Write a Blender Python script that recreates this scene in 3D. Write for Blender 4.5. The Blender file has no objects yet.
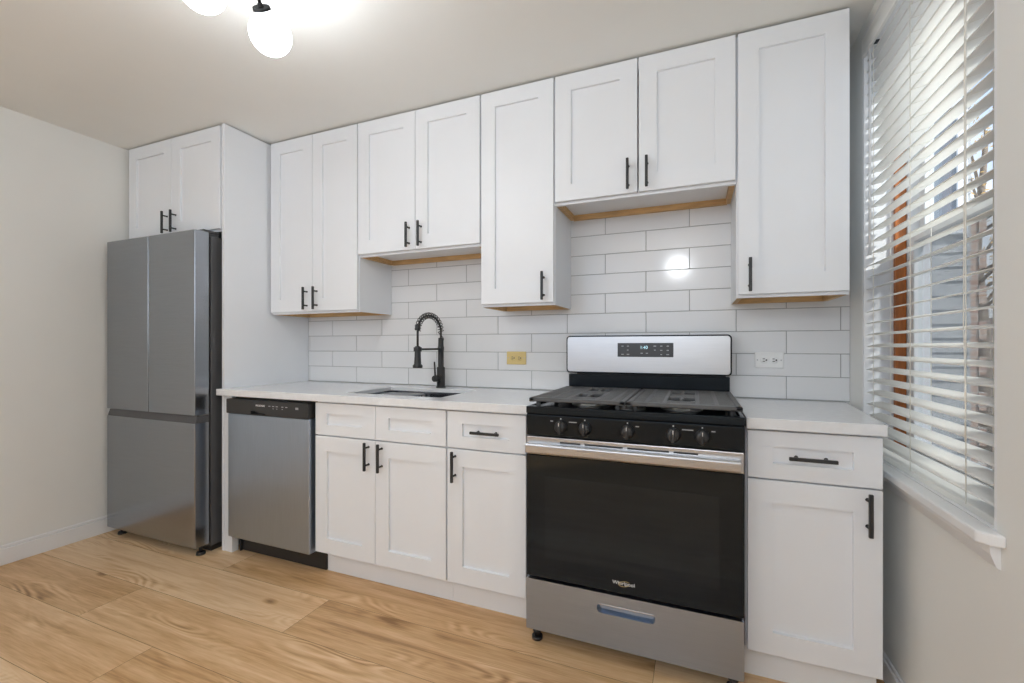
import bpy, bmesh, math, random
from mathutils import Vector, Matrix
random.seed(7)
S = bpy.context.scene
COL = S.collection
PI = math.pi

# ---------------------------------------------------------------- camera
cam_data = bpy.data.cameras.new('camera')
cam = bpy.data.objects.new('camera', cam_data)
COL.objects.link(cam)
cam.location = (0.607, -2.323, 1.154)
cam.rotation_euler = (PI / 2, 0, 0.3877)
cam_data.sensor_width = 36.0
cam_data.lens = 448.0 / 1024.0 * 36.0
cam_data.shift_y = 4.4 / 1024.0
cam_data.clip_start = 0.05
S.camera = cam

# ---------------------------------------------------------------- exposure
S.view_settings.view_transform = 'Standard'
S.view_settings.look = 'None'
S.view_settings.exposure = 0.0
S.view_settings.gamma = 1.0
S.view_settings.use_curve_mapping = False
S.cycles.use_denoising = True
S.cycles.max_bounces = 10
S.cycles.diffuse_bounces = 6
S.cycles.sample_clamp_indirect = 6.0
S.cycles.caustics_reflective = False
S.cycles.caustics_refractive = False

# ---------------------------------------------------------------- sky
world = bpy.data.worlds.new('sky')
S.world = world
world.use_nodes = True
wn, wl = world.node_tree.nodes, world.node_tree.links
wn.clear()
w_out = wn.new('ShaderNodeOutputWorld')
w_bg = wn.new('ShaderNodeBackground')
w_tc = wn.new('ShaderNodeTexCoord')
w_no = wn.new('ShaderNodeTexNoise')
w_no.inputs['Scale'].default_value = 3.0
w_no.inputs['Detail'].default_value = 6.0
w_cr = wn.new('ShaderNodeValToRGB')
w_cr.color_ramp.elements[0].position = 0.42
w_cr.color_ramp.elements[0].color = (0.52, 0.68, 0.95, 1)
w_cr.color_ramp.elements[1].position = 0.66
w_cr.color_ramp.elements[1].color = (0.93, 0.95, 1.0, 1)
wl.new(w_tc.outputs['Generated'], w_no.inputs['Vector'])
wl.new(w_no.outputs['Fac'], w_cr.inputs['Fac'])
wl.new(w_cr.outputs['Color'], w_bg.inputs['Color'])
w_bg.inputs['Strength'].default_value = 1.5
wl.new(w_bg.outputs['Background'], w_out.inputs['Surface'])


def area_light(name, loc, rot, sx, sy, power, color):
    d = bpy.data.lights.new(name, 'AREA')
    d.shape = 'RECTANGLE'
    d.size, d.size_y = sx, sy
    d.energy = power
    d.color = color
    o = bpy.data.objects.new(name, d)
    COL.objects.link(o)
    o.location = loc
    o.rotation_euler = rot
    return o


# added fill light, set in the made-up opening behind the camera
area_light('rear_fill_panel', (-0.7, -4.28, 1.80), (PI / 2, 0, 0), 3.1, 1.15, 15, (0.84, 0.92, 1.0))
# sun: high over the window side, caught by the blind's slats
sun_d = bpy.data.lights.new('sun', 'SUN')
sun_d.energy = 5.2
sun_d.angle = math.radians(3.0)
sun_d.color = (1.0, 0.985, 0.96)
sun = bpy.data.objects.new('sun', sun_d)
COL.objects.link(sun)
sun.rotation_euler = Vector((0.52, -0.42, 0.65)).to_track_quat('Z', 'Y').to_euler()
# fill lamp added behind the camera; also gives the tiles their highlight
lamp_d = bpy.data.lights.new('rear_fill_lamp', 'POINT')
lamp_d.energy = 28
lamp_d.shadow_soft_size = 0.11
lamp_d.color = (0.90, 0.95, 1.0)
lamp = bpy.data.objects.new('rear_fill_lamp', lamp_d)
COL.objects.link(lamp)
lamp.location = (0.42, -3.4, 2.1)
GLOBE_STRENGTH = 28.0

# ---------------------------------------------------------------- dimensions
CEIL = 2.415
XL, XR = -2.775, 1.22
YF = -4.3


# ---------------------------------------------------------------- materials
def new_mat(name):
    m = bpy.data.materials.new(name)
    m.use_nodes = True
    nt = m.node_tree
    return m, nt, nt.nodes['Principled BSDF']


def flat(name, col, rough=0.5, metal=0.0, bump=0.0, bscale=60.0, vary=0.0, vscale=3.0, stretch=(1, 1, 1), coat=0.0, spec=None):
    """principled material with a little procedural tone variation and bump"""
    m, nt, p = new_mat(name)
    p.inputs['Base Color'].default_value = (*col, 1)
    p.inputs['Roughness'].default_value = rough
    p.inputs['Metallic'].default_value = metal
    p.inputs['Coat Weight'].default_value = coat
    if spec is not None:
        p.inputs['Specular IOR Level'].default_value = spec
    tc = nt.nodes.new('ShaderNodeTexCoord')
    mp = nt.nodes.new('ShaderNodeMapping')
    mp.inputs['Scale'].default_value = stretch
    nt.links.new(tc.outputs['Object'], mp.inputs['Vector'])
    if vary > 0:
        n = nt.nodes.new('ShaderNodeTexNoise')
        n.inputs['Scale'].default_value = vscale
        n.inputs['Detail'].default_value = 5
        nt.links.new(mp.outputs['Vector'], n.inputs['Vector'])
        r = nt.nodes.new('ShaderNodeValToRGB')
        r.color_ramp.elements[0].position = 0.3
        r.color_ramp.elements[1].position = 0.7
        r.color_ramp.elements[0].color = (*[max(0, c * (1 - vary)) for c in col], 1)
        r.color_ramp.elements[1].color = (*[min(1, c * (1 + vary)) for c in col], 1)
        nt.links.new(n.outputs['Fac'], r.inputs['Fac'])
        nt.links.new(r.outputs['Color'], p.inputs['Base Color'])
    if bump > 0:
        n = nt.nodes.new('ShaderNodeTexNoise')
        n.inputs['Scale'].default_value = bscale
        n.inputs['Detail'].default_value = 3
        nt.links.new(mp.outputs['Vector'], n.inputs['Vector'])
        b = nt.nodes.new('ShaderNodeBump')
        b.inputs['Strength'].default_value = bump
        b.inputs['Distance'].default_value = 0.002
        nt.links.new(n.outputs['Fac'], b.inputs['Height'])
        nt.links.new(b.outputs['Normal'], p.inputs['Normal'])
    return m


M = {}
M['wall'] = flat('greige_wall_paint', (0.80, 0.80, 0.77), 0.75, bump=0.08, bscale=220, vary=0.012)
M['ceiling'] = flat('ceiling_paint', (0.83, 0.838, 0.815), 0.8, bump=0.06, bscale=200, vary=0.012)
M['trim'] = flat('white_trim_paint', (0.80, 0.805, 0.81), 0.4, vary=0.01)
M['cab'] = flat('white_cabinet_paint', (0.785, 0.805, 0.833), 0.42, vary=0.008, vscale=6, bump=0.02, bscale=150)
M['raw'] = flat('raw_maple_edge', (0.60, 0.38, 0.17), 0.55, vary=0.16, vscale=10, stretch=(1, 8, 8))
M['quartz'] = flat('white_quartz', (0.76, 0.77, 0.785), 0.14, vary=0.03, vscale=45)
M['tile'] = flat('glossy_white_tile', (0.735, 0.738, 0.745), 0.12, vary=0.015, vscale=2.5, bump=0.05, bscale=9)
M['grout'] = flat('grey_grout', (0.33, 0.33, 0.33), 0.9, vary=0.05, vscale=60)
M['steel'] = flat('brushed_steel', (0.385, 0.45, 0.545), 0.30, metal=1.0, vary=0.035, vscale=8, stretch=(1, 1, 60), bump=0.03, bscale=50)
M['steel_vertical'] = flat('brushed_steel_vertical', (0.385, 0.45, 0.545), 0.33, metal=1.0, vary=0.04, vscale=8, stretch=(40, 40, 1), bump=0.03, bscale=50)
M['bright_steel'] = flat('bright_steel', (0.52, 0.52, 0.53), 0.30, metal=1.0, vary=0.03, vscale=8, stretch=(1, 1, 60))
M['slate_steel'] = flat('grey_fridge_steel', (0.345, 0.365, 0.395), 0.20, metal=1.0, vary=0.03, vscale=6, stretch=(1, 1, 40))
M['slate_dark'] = flat('dark_fridge_grip', (0.12, 0.12, 0.125), 0.4, metal=0.6, vary=0.03)
M['body_grey'] = flat('dark_grey_appliance_side', (0.075, 0.075, 0.078), 0.45, vary=0.05, bump=0.05, bscale=300)
M['black'] = flat('satin_black_metal', (0.018, 0.018, 0.019), 0.42, vary=0.05)
M['lamp_black'] = flat('matte_black_lamp_metal', (0.004, 0.004, 0.004), 0.7, vary=0.05, spec=0.1)
M['black_gloss'] = flat('gloss_black_enamel', (0.010, 0.011, 0.013), 0.16, vary=0.04, spec=0.28)
M['black_glass'] = flat('black_oven_glass', (0.006, 0.007, 0.009), 0.05, vary=0.04, spec=0.42)
M['window_glass_dark'] = flat('tinted_oven_window', (0.009, 0.010, 0.012), 0.06, vary=0.1, vscale=4, spec=0.50)
M['black_plastic'] = flat('black_plastic', (0.022, 0.022, 0.023), 0.35, vary=0.05)
M['display_face'] = flat('grey_display_face', (0.045, 0.045, 0.048), 0.3, vary=0.03)
M['iron'] = flat('cast_iron', (0.085, 0.085, 0.085), 0.5, vary=0.15, vscale=30, bump=0.2, bscale=260)
M['burner'] = flat('burner_aluminium', (0.55, 0.55, 0.54), 0.35, metal=1.0, vary=0.08)
M['gold'] = flat('ivory_yellow_plastic', (0.66, 0.50, 0.20), 0.4, vary=0.03)
M['white_plastic'] = flat('white_plastic', (0.80, 0.80, 0.79), 0.3, vary=0.01)
M['slot'] = flat('dark_slot', (0.03, 0.03, 0.03), 0.6, vary=0.05)
M['white_print'] = flat('white_print', (0.75, 0.75, 0.75), 0.5, vary=0.02)
M['grey_print'] = flat('grey_print', (0.42, 0.42, 0.43), 0.5, vary=0.02)
M['slat'] = flat('white_blind_slat', (0.84, 0.84, 0.81), 0.38, vary=0.01)
def slat_mat():
    m, nt, p = new_mat('translucent_white_slat')
    p.inputs['Base Color'].default_value = (0.93, 0.92, 0.895, 1)
    p.inputs['Roughness'].default_value = 0.4
    tr = nt.nodes.new('ShaderNodeBsdfTranslucent')
    tr.inputs['Color'].default_value = (0.95, 0.945, 0.91, 1)
    mx = nt.nodes.new('ShaderNodeMixShader')
    mx.inputs[0].default_value = 0.45
    out = nt.nodes['Material Output']
    nt.links.new(p.outputs[0], mx.inputs[1])
    nt.links.new(tr.outputs[0], mx.inputs[2])
    nt.links.new(mx.outputs[0], out.inputs['Surface'])
    return m


M['slat'] = slat_mat()
M['cord'] = flat('ivory_cord', (0.82, 0.80, 0.73), 0.8, vary=0.05)
M['orange_wood'] = flat('stained_wood_stop', (0.42, 0.13, 0.025), 0.45, vary=0.25, vscale=10, stretch=(8, 8, 1))
M['vinyl'] = flat('white_window_vinyl', (0.78, 0.79, 0.80), 0.35, vary=0.01)
M['dark_rail'] = flat('grey_weather_strip', (0.07, 0.07, 0.07), 0.6, vary=0.05)


for k in ('black_glass', 'black_gloss', 'window_glass_dark'):
    M[k].node_tree.nodes['Principled BSDF'].inputs['Specular Tint'].default_value = (0.68, 0.85, 1.0, 1)


def emission_mat(name, col, strength):
    m, nt, p = new_mat(name)
    p.inputs['Base Color'].default_value = (*col, 1)
    p.inputs['Emission Color'].default_value = (*col, 1)
    p.inputs['Emission Strength'].default_value = strength
    return m


M['globe'] = emission_mat('lit_opal_globe', (0.93, 0.965, 1.0), GLOBE_STRENGTH)
M['display'] = emission_mat('lit_clock_digits', (0.55, 0.85, 0.95), 0.7)


def glass_mat():
    m = bpy.data.materials.new('clear_window_glass')
    m.use_nodes = True
    nt = m.node_tree
    nt.nodes.clear()
    o = nt.nodes.new('ShaderNodeOutputMaterial')
    t = nt.nodes.new('ShaderNodeBsdfTransparent')
    g = nt.nodes.new('ShaderNodeBsdfGlossy')
    g.inputs['Roughness'].default_value = 0.02
    lw = nt.nodes.new('ShaderNodeLayerWeight')
    lw.inputs['Blend'].default_value = 0.5
    pw = nt.nodes.new('ShaderNodeMath')
    pw.operation = 'POWER'
    pw.inputs[1].default_value = 4.0
    nt.links.new(lw.outputs['Facing'], pw.inputs[0])
    f = nt.nodes.new('ShaderNodeMath')
    f.operation = 'MULTIPLY_ADD'
    f.inputs[1].default_value = 0.5
    f.inputs[2].default_value = 0.02
    nt.links.new(pw.outputs[0], f.inputs[0])
    mx = nt.nodes.new('ShaderNodeMixShader')
    t.inputs['Color'].default_value = (0.95, 0.97, 0.97, 1)
    nt.links.new(f.outputs[0], mx.inputs[0])
    nt.links.new(t.outputs[0], mx.inputs[1])
    nt.links.new(g.outputs[0], mx.inputs[2])
    nt.links.new(mx.outputs[0], o.inputs['Surface'])
    return m


def screen_mat():
    m = bpy.data.materials.new('grey_insect_screen')
    m.use_nodes = True
    nt = m.node_tree
    nt.nodes.clear()
    o = nt.nodes.new('ShaderNodeOutputMaterial')
    t = nt.nodes.new('ShaderNodeBsdfTransparent')
    g = nt.nodes.new('ShaderNodeBsdfDiffuse')
    g.inputs['Color'].default_value = (0.25, 0.25, 0.26, 1)
    tc = nt.nodes.new('ShaderNodeTexCoord')
    mp = nt.nodes.new('ShaderNodeMapping')
    n = nt.nodes.new('ShaderNodeTexChecker')
    n.inputs['Scale'].default_value = 900
    nt.links.new(tc.outputs['Object'], mp.inputs['Vector'])
    nt.links.new(mp.outputs['Vector'], n.inputs['Vector'])
    mr = nt.nodes.new('ShaderNodeMapRange')
    mr.inputs['To Min'].default_value = 0.25
    mr.inputs['To Max'].default_value = 0.45
    nt.links.new(n.outputs['Fac'], mr.inputs['Value'])
    mx = nt.nodes.new('ShaderNodeMixShader')
    nt.links.new(mr.outputs[0], mx.inputs[0])
    nt.links.new(t.outputs[0], mx.inputs[1])
    nt.links.new(g.outputs[0], mx.inputs[2])
    nt.links.new(mx.outputs[0], o.inputs['Surface'])
    return m


M['glass'] = glass_mat()
M['screen'] = screen_mat()


def floor_mat():
    m, nt, p = new_mat('oak_vinyl_plank')
    N, L = nt.nodes, nt.links
    tc = N.new('ShaderNodeTexCoord')
    at = N.new('ShaderNodeAttribute')
    at.attribute_name = 'plank'
    add = N.new('ShaderNodeVectorMath')
    add.operation = 'MULTIPLY_ADD'
    L.new(at.outputs['Color'], add.inputs[0])
    add.inputs[1].default_value = (37.0, 23.0, 11.0)
    L.new(tc.outputs['Object'], add.inputs[2])
    # long soft streaks
    mp1 = N.new('ShaderNodeMapping')
    mp1.inputs['Scale'].default_value = (0.8, 11.0, 1)
    L.new(add.outputs[0], mp1.inputs['Vector'])
    n1 = N.new('ShaderNodeTexNoise')
    n1.inputs['Scale'].default_value = 1.7
    n1.inputs['Detail'].default_value = 7
    n1.inputs['Roughness'].default_value = 0.62
    n1.inputs['Distortion'].default_value = 0.5
    L.new(mp1.outputs[0], n1.inputs['Vector'])
    # fine pores
    mp2 = N.new('ShaderNodeMapping')
    mp2.inputs['Scale'].default_value = (6, 110, 1)
    L.new(add.outputs[0], mp2.inputs['Vector'])
    n2 = N.new('ShaderNodeTexNoise')
    n2.inputs['Scale'].default_value = 1.5
    n2.inputs['Detail'].default_value = 4
    L.new(mp2.outputs[0], n2.inputs['Vector'])
    # cathedral figure: rings of a distorted field
    mp3 = N.new('ShaderNodeMapping')
    mp3.inputs['Scale'].default_value = (1.1, 5.2, 1)
    L.new(add.outputs[0], mp3.inputs['Vector'])
    n3 = N.new('ShaderNodeTexNoise')
    n3.inputs['Scale'].default_value = 1.1
    n3.inputs['Detail'].default_value = 1.5
    n3.inputs['Distortion'].default_value = 0.3
    L.new(mp3.outputs[0], n3.inputs['Vector'])
    mul = N.new('ShaderNodeMath')
    mul.operation = 'MULTIPLY'
    mul.inputs[1].default_value = 130.0
    L.new(n3.outputs['Fac'], mul.inputs[0])
    sn = N.new('ShaderNodeMath')
    sn.operation = 'SINE'
    L.new(mul.outputs[0], sn.inputs[0])
    # mask that keeps the figure in some places only
    mp4 = N.new('ShaderNodeMapping')
    mp4.inputs['Scale'].default_value = (1.3, 5.0, 1)
    mp4.inputs['Location'].default_value = (5.3, 2.1, 0)
    L.new(add.outputs[0], mp4.inputs['Vector'])
    n4 = N.new('ShaderNodeTexNoise')
    n4.inputs['Scale'].default_value = 1.4
    n4.inputs['Detail'].default_value = 2
    L.new(mp4.outputs[0], n4.inputs['Vector'])
    mk = N.new('ShaderNodeMapRange')
    mk.inputs['From Min'].default_value = 0.50
    mk.inputs['From Max'].default_value = 0.66
    L.new(n4.outputs['Fac'], mk.inputs['Value'])
    fig = N.new('ShaderNodeMath')
    fig.operation = 'MULTIPLY'
    L.new(sn.outputs[0], fig.inputs[0])
    L.new(mk.outputs[0], fig.inputs[1])
    # knots
    vo = N.new('ShaderNodeTexVoronoi')
    vo.inputs['Scale'].default_value = 1.0
    mp5 = N.new('ShaderNodeMapping')
    mp5.inputs['Scale'].default_value = (1.5, 3.2, 1)
    L.new(add.outputs[0], mp5.inputs['Vector'])
    L.new(mp5.outputs[0], vo.inputs['Vector'])
    kn = N.new('ShaderNodeMapRange')
    kn.inputs['From Min'].default_value = 0.015
    kn.inputs['From Max'].default_value = 0.075
    kn.inputs['To Min'].default_value = 1.0
    kn.inputs['To Max'].default_value = 0.0
    L.new(vo.outputs['Distance'], kn.inputs['Value'])
    # sum
    def madd(a, k, b):
        x = N.new('ShaderNodeMath')
        x.operation = 'MULTIPLY_ADD'
        L.new(a, x.inputs[0])
        x.inputs[1].default_value = k
        if isinstance(b, float):
            x.inputs[2].default_value = b
        else:
            L.new(b, x.inputs[2])
        return x.outputs[0]
    v = madd(n1.outputs['Fac'], 1.15, -0.18)
    v = madd(n2.outputs['Fac'], 0.42, v)
    v = madd(fig.outputs[0], 0.20, v)
    v = madd(kn.outputs[0], -0.45, v)
    sep = N.new('ShaderNodeSeparateColor')
    L.new(at.outputs['Color'], sep.inputs[0])
    v = madd(sep.outputs[2], 0.28, v)
    cr = N.new('ShaderNodeValToRGB')
    e = cr.color_ramp.elements
    e[0].position = 0.30
    e[0].color = (0.27, 0.135, 0.048, 1)
    e[1].position = 1.0
    e[1].color = (0.80, 0.57, 0.345, 1)
    for pos, c in ((0.55, (0.55, 0.32, 0.145, 1)), (0.75, (0.68, 0.435, 0.228, 1))):
        q = e.new(pos)
        q.color = c
    L.new(v, cr.inputs['Fac'])
    L.new(cr.outputs['Color'], p.inputs['Base Color'])
    p.inputs['Roughness'].default_value = 0.38
    b = N.new('ShaderNodeBump')
    b.inputs['Strength'].default_value = 0.12
    b.inputs['Distance'].default_value = 0.001
    L.new(n2.outputs['Fac'], b.inputs['Height'])
    L.new(b.outputs['Normal'], p.inputs['Normal'])
    return m


M['floor'] = floor_mat()
M['floor_gap'] = flat('plank_joint', (0.13, 0.07, 0.03), 0.8, vary=0.1)


def brick_mat(name, c1, c2, mortar, scale, bw=0.5, rh=0.25):
    m, nt, p = new_mat(name)
    tc = nt.nodes.new('ShaderNodeTexCoord')
    mp = nt.nodes.new('ShaderNodeMapping')
    mp.inputs['Rotation'].default_value = (PI / 2, 0, 0)
    b = nt.nodes.new('ShaderNodeTexBrick')
    b.inputs['Color1'].default_value = (*c1, 1)
    b.inputs['Color2'].default_value = (*c2, 1)
    b.inputs['Mortar'].default_value = (*mortar, 1)
    b.inputs['Scale'].default_value = scale
    b.inputs['Brick Width'].default_value = bw
    b.inputs['Row Height'].default_value = rh
    b.inputs['Mortar Size'].default_value = 0.02
    nt.links.new(tc.outputs['Object'], mp.inputs['Vector'])
    nt.links.new(mp.outputs[0], b.inputs['Vector'])
    nt.links.new(b.outputs['Color'], p.inputs['Base Color'])
    p.inputs['Roughness'].default_value = 0.9
    return m


M['brick'] = brick_mat('tan_red_brick', (0.42, 0.26, 0.20), (0.52, 0.38, 0.30), (0.5, 0.47, 0.43), 2.5)
M['siding'] = flat('pale_grey_siding', (0.40, 0.40, 0.395), 0.7, vary=0.04)
M['house_white'] = flat('white_house_trim', (0.8, 0.8, 0.8), 0.6, vary=0.02)
M['house_pane'] = flat('house_window_pane', (0.20, 0.23, 0.26), 0.08, vary=0.1)
M['bark'] = flat('grey_bark', (0.22, 0.17, 0.13), 0.9, vary=0.2, vscale=20)
M['leaf'] = flat('yellow_autumn_leaf', (0.55, 0.36, 0.14), 0.8, vary=0.3, vscale=6)
M['concrete'] = flat('concrete_walk', (0.45, 0.44, 0.42), 0.9, vary=0.08, vscale=4)


# ---------------------------------------------------------------- mesh helpers
def BM():
    return bmesh.new()


def box(bm, x0, x1, y0, y1, z0, z1, bev=0.0, mat=0, seg=1):
    g = bmesh.ops.create_cube(bm, size=1.0)
    vs = g['verts']
    bmesh.ops.scale(bm, vec=(x1 - x0, y1 - y0, z1 - z0), verts=vs)
    bmesh.ops.translate(bm, vec=((x0 + x1) / 2, (y0 + y1) / 2, (z0 + z1) / 2), verts=vs)
    fs = list({f for v in vs for f in v.link_faces})
    for f in fs:
        f.material_index = mat
    if bev > 0:
        es = list({e for v in vs for e in v.link_edges})
        r = bmesh.ops.bevel(bm, geom=es, offset=bev, segments=seg, profile=0.5, affect='EDGES')
        for f in r['faces']:
            f.material_index = mat
    return vs


def cyl(bm, p0, p1, r0, r1=None, seg=24, mat=0, cap=True):
    p0, p1 = Vector(p0), Vector(p1)
    r1 = r0 if r1 is None else r1
    d = p1 - p0
    q = d.to_track_quat('Z', 'Y').to_matrix().to_4x4()
    q.translation = (p0 + p1) / 2
    g = bmesh.ops.create_cone(bm, cap_ends=cap, segments=seg, radius1=r0, radius2=r1, depth=d.length, matrix=q)
    for v in g['verts']:
        for f in v.link_faces:
            f.material_index = mat
            f.smooth = len(f.verts) == 4
    return g['verts']


def tube(bm, pts, r, seg=12, mat=0):
    """swept round tube through the points"""
    pts = [Vector(p) for p in pts]
    rings = []
    up = None
    for i, p in enumerate(pts):
        t = (pts[min(i + 1, len(pts) - 1)] - pts[max(i - 1, 0)]).normalized()
        if up is None:
            up = Vector((0, 0, 1)) if abs(t.z) < 0.9 else Vector((1, 0, 0))
        u = (up - t * up.dot(t)).normalized()
        up = u
        w = t.cross(u)
        rr = r[i] if isinstance(r, (list, tuple)) else r
        rings.append([bm.verts.new(p + (u * math.cos(a) + w * math.sin(a)) * rr)
                      for a in [2 * PI * k / seg for k in range(seg)]])
    for a, b in zip(rings, rings[1:]):
        for k in range(seg):
            f = bm.faces.new((a[k], a[(k + 1) % seg], b[(k + 1) % seg], b[k]))
            f.smooth = True
            f.material_index = mat
    f = bm.faces.new(list(reversed(rings[0]))); f.material_index = mat
    f = bm.faces.new(rings[-1]); f.material_index = mat


def lathe(bm, prof, centre, axis='Z', seg=32, mat=0):
    """revolve (radius, height) profile about an axis through centre"""
    c = Vector(centre)
    rings = []
    for r, h in prof:
        ring = []
        for k in range(seg):
            a = 2 * PI * k / seg
            x, y = r * math.cos(a), r * math.sin(a)
            v = {'Z': (x, y, h), 'Y': (x, h, y), 'X': (h, x, y)}[axis]
            ring.append(bm.verts.new(c + Vector(v)))
        rings.append(ring)
    for a, b in zip(rings, rings[1:]):
        for k in range(seg):
            f = bm.faces.new((a[k], a[(k + 1) % seg], b[(k + 1) % seg], b[k]))
            f.smooth = True
            f.material_index = mat
    for ring in (rings[0], rings[-1]):
        f = bm.faces.new(ring)
        f.material_index = mat
    bmesh.ops.recalc_face_normals(bm, faces=bm.faces[:])


def prism(bm, pts, z0, z1, bev=0.0, mat=0):
    """extrude an xy polygon from z0 to z1"""
    lo = [bm.verts.new((x, y, z0)) for x, y in pts]
    hi = [bm.verts.new((x, y, z1)) for x, y in pts]
    n = len(pts)
    fs = [bm.faces.new(list(reversed(lo))), bm.faces.new(hi)]
    for i in range(n):
        fs.append(bm.faces.new((lo[i], lo[(i + 1) % n], hi[(i + 1) % n], hi[i])))
    for f in fs:
        f.material_index = mat
    bmesh.ops.recalc_face_normals(bm, faces=fs)
    if bev > 0:
        es = list({e for f in fs for e in f.edges})
        bmesh.ops.bevel(bm, geom=es, offset=bev, segments=2, profile=0.5, affect='EDGES')


def extrude_x(bm, prof, x0, x1, mat=0, bev=0.0):
    """extrude a (y, z) profile along x"""
    a = [bm.verts.new((x0, y, z)) for y, z in prof]
    b = [bm.verts.new((x1, y, z)) for y, z in prof]
    n = len(prof)
    fs = [bm.faces.new(a), bm.faces.new(list(reversed(b)))]
    for i in range(n):
        fs.append(bm.faces.new((a[i], b[i], b[(i + 1) % n], a[(i + 1) % n])))
    for f in fs:
        f.material_index = mat
    bmesh.ops.recalc_face_normals(bm, faces=fs)
    if bev > 0:
        es = list({e for f in fs for e in f.edges})
        bmesh.ops.bevel(bm, geom=es, offset=bev, segments=2, profile=0.5, affect='EDGES')


def slab_with_hole(bm, x0, x1, z0, z1, y_front, y_back, hx0, hx1, hz0, hz1, depth, r=0.01, mat=0, mat_in=0, seg=5):
    """a front panel (facing -y) with a rounded pocket pressed into it"""
    def rr(ax0, ax1, az0, az1, rad):
        pts = []
        for cx, cz, a0 in ((ax1 - rad, az1 - rad, 0), (ax0 + rad, az1 - rad, 90), (ax0 + rad, az0 + rad, 180), (ax1 - rad, az0 + rad, 270)):
            for k in range(seg + 1):
                a = math.radians(a0 + 90 * k / seg)
                pts.append((cx + rad * math.cos(a), cz + rad * math.sin(a)))
        return pts
    inner = rr(hx0, hx1, hz0, hz1, r)
    outer = rr(x0, x1, z0, z1, 0.006)
    vi = [bm.verts.new((x, y_front, z)) for x, z in inner]
    vo = [bm.verts.new((x, y_front, z)) for x, z in outer]
    vd = [bm.verts.new((x * 0.94 + (hx0 + hx1) / 2 * 0.06, y_front + depth, (z - (hz0 + hz1) / 2) * 0.62 + (hz0 + hz1) / 2)) for x, z in inner]
    vb = [bm.verts.new((x, y_back, z)) for x, z in outer]
    n = len(inner)
    fs = []
    for i in range(n):
        j = (i + 1) % n
        f = bm.faces.new((vo[i], vo[j], vi[j], vi[i])); f.material_index = mat; fs.append(f)
        f = bm.faces.new((vi[i], vi[j], vd[j], vd[i])); f.material_index = mat_in; fs.append(f)
        f = bm.faces.new((vo[j], vo[i], vb[i], vb[j])); f.material_index = mat; fs.append(f)
    f = bm.faces.new(vd); f.material_index = mat_in; fs.append(f)
    f = bm.faces.new(vb); f.material_index = mat; fs.append(f)
    bmesh.ops.recalc_face_normals(bm, faces=fs)


def round_plate(bm, x0, x1, z0, z1, y0, y1, r, seg=6):
    """upright plate with rounded corners, y0 the room side"""
    pts = []
    for cx, cz, a0 in ((x1 - r, z1 - r, 0), (x0 + r, z1 - r, 90), (x0 + r, z0 + r, 180), (x1 - r, z0 + r, 270)):
        for k in range(seg + 1):
            a = math.radians(a0 + 90 * k / seg)
            pts.append((cx + r * math.cos(a), cz + r * math.sin(a)))
    e = 0.0012
    cx, cz = (x0 + x1) / 2, (z0 + z1) / 2
    rings = []
    for y, k in ((y0, e), (y0 + e, 0), (y1, 0)):
        rings.append([bm.verts.new((x - math.copysign(k, x - cx), y, z - math.copysign(k, z - cz))) for x, z in pts])
    n = len(pts)
    fs = [bm.faces.new(rings[0]), bm.faces.new(rings[-1])]
    for a, b in zip(rings, rings[1:]):
        for i in range(n):
            fs.append(bm.faces.new((a[i], a[(i + 1) % n], b[(i + 1) % n], b[i])))
    bmesh.ops.recalc_face_normals(bm, faces=fs)


def obj(name, bm, mats, parent=None, **props):
    me = bpy.data.meshes.new(name)
    bm.to_mesh(me)
    bm.free()
    if not isinstance(mats, (list, tuple)):
        mats = [mats]
    for m in mats:
        me.materials.append(M[m] if isinstance(m, str) else m)
    o = bpy.data.objects.new(name, me)
    COL.objects.link(o)
    if parent is not None:
        o.parent = parent
        # keep coordinates in world space although the thing's Empty sits at its base
        o.matrix_parent_inverse = Matrix.Translation(-world_loc(parent))
    for k, v in props.items():
        o[k] = v
    return o


def world_loc(o):
    v = Vector((0, 0, 0))
    # an Empty at its base carries the only offset of the hierarchy; parts stay at identity
    if o.parent is None:
        v = Vector(o.location)
    return v


def thing(name, label, cat, loc, group=None):
    o = bpy.data.objects.new(name, None)
    o.empty_display_size = 0.1
    COL.objects.link(o)
    o.location = loc
    o['label'] = label
    o['category'] = cat
    if group:
        o['group'] = group
    return o


def struct(name, bm, mats, **props):
    o = obj(name, bm, mats)
    o['kind'] = 'structure'
    for k, v in props.items():
        o[k] = v
    return o


def text_mesh(name, body, size, loc, rot, mat, parent, extrude=0.0004, align='CENTER', shear=0.0):
    c = bpy.data.curves.new(name + '_curve', 'FONT')
    c.body = body
    c.size = size
    c.extrude = extrude
    c.align_x = align
    c.align_y = 'CENTER'
    c.shear = shear
    t = bpy.data.objects.new(name + '_curve', c)
    COL.objects.link(t)
    bpy.context.view_layer.update()
    me = bpy.data.meshes.new_from_object(t.evaluated_get(bpy.context.evaluated_depsgraph_get()))
    bpy.data.objects.remove(t)
    bpy.data.curves.remove(c)
    mt = Matrix.Translation(loc) @ rot.to_4x4()
    me.transform(mt)
    me.materials.clear()
    me.materials.append(M[mat])
    o = bpy.data.objects.new(name, me)
    COL.objects.link(o)
    o.parent = parent
    o.matrix_parent_inverse = Matrix.Translation(-world_loc(parent))
    return o


FRONT = Matrix.Rotation(PI / 2, 3, 'X')   # text standing upright, facing the room (-y)

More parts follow.
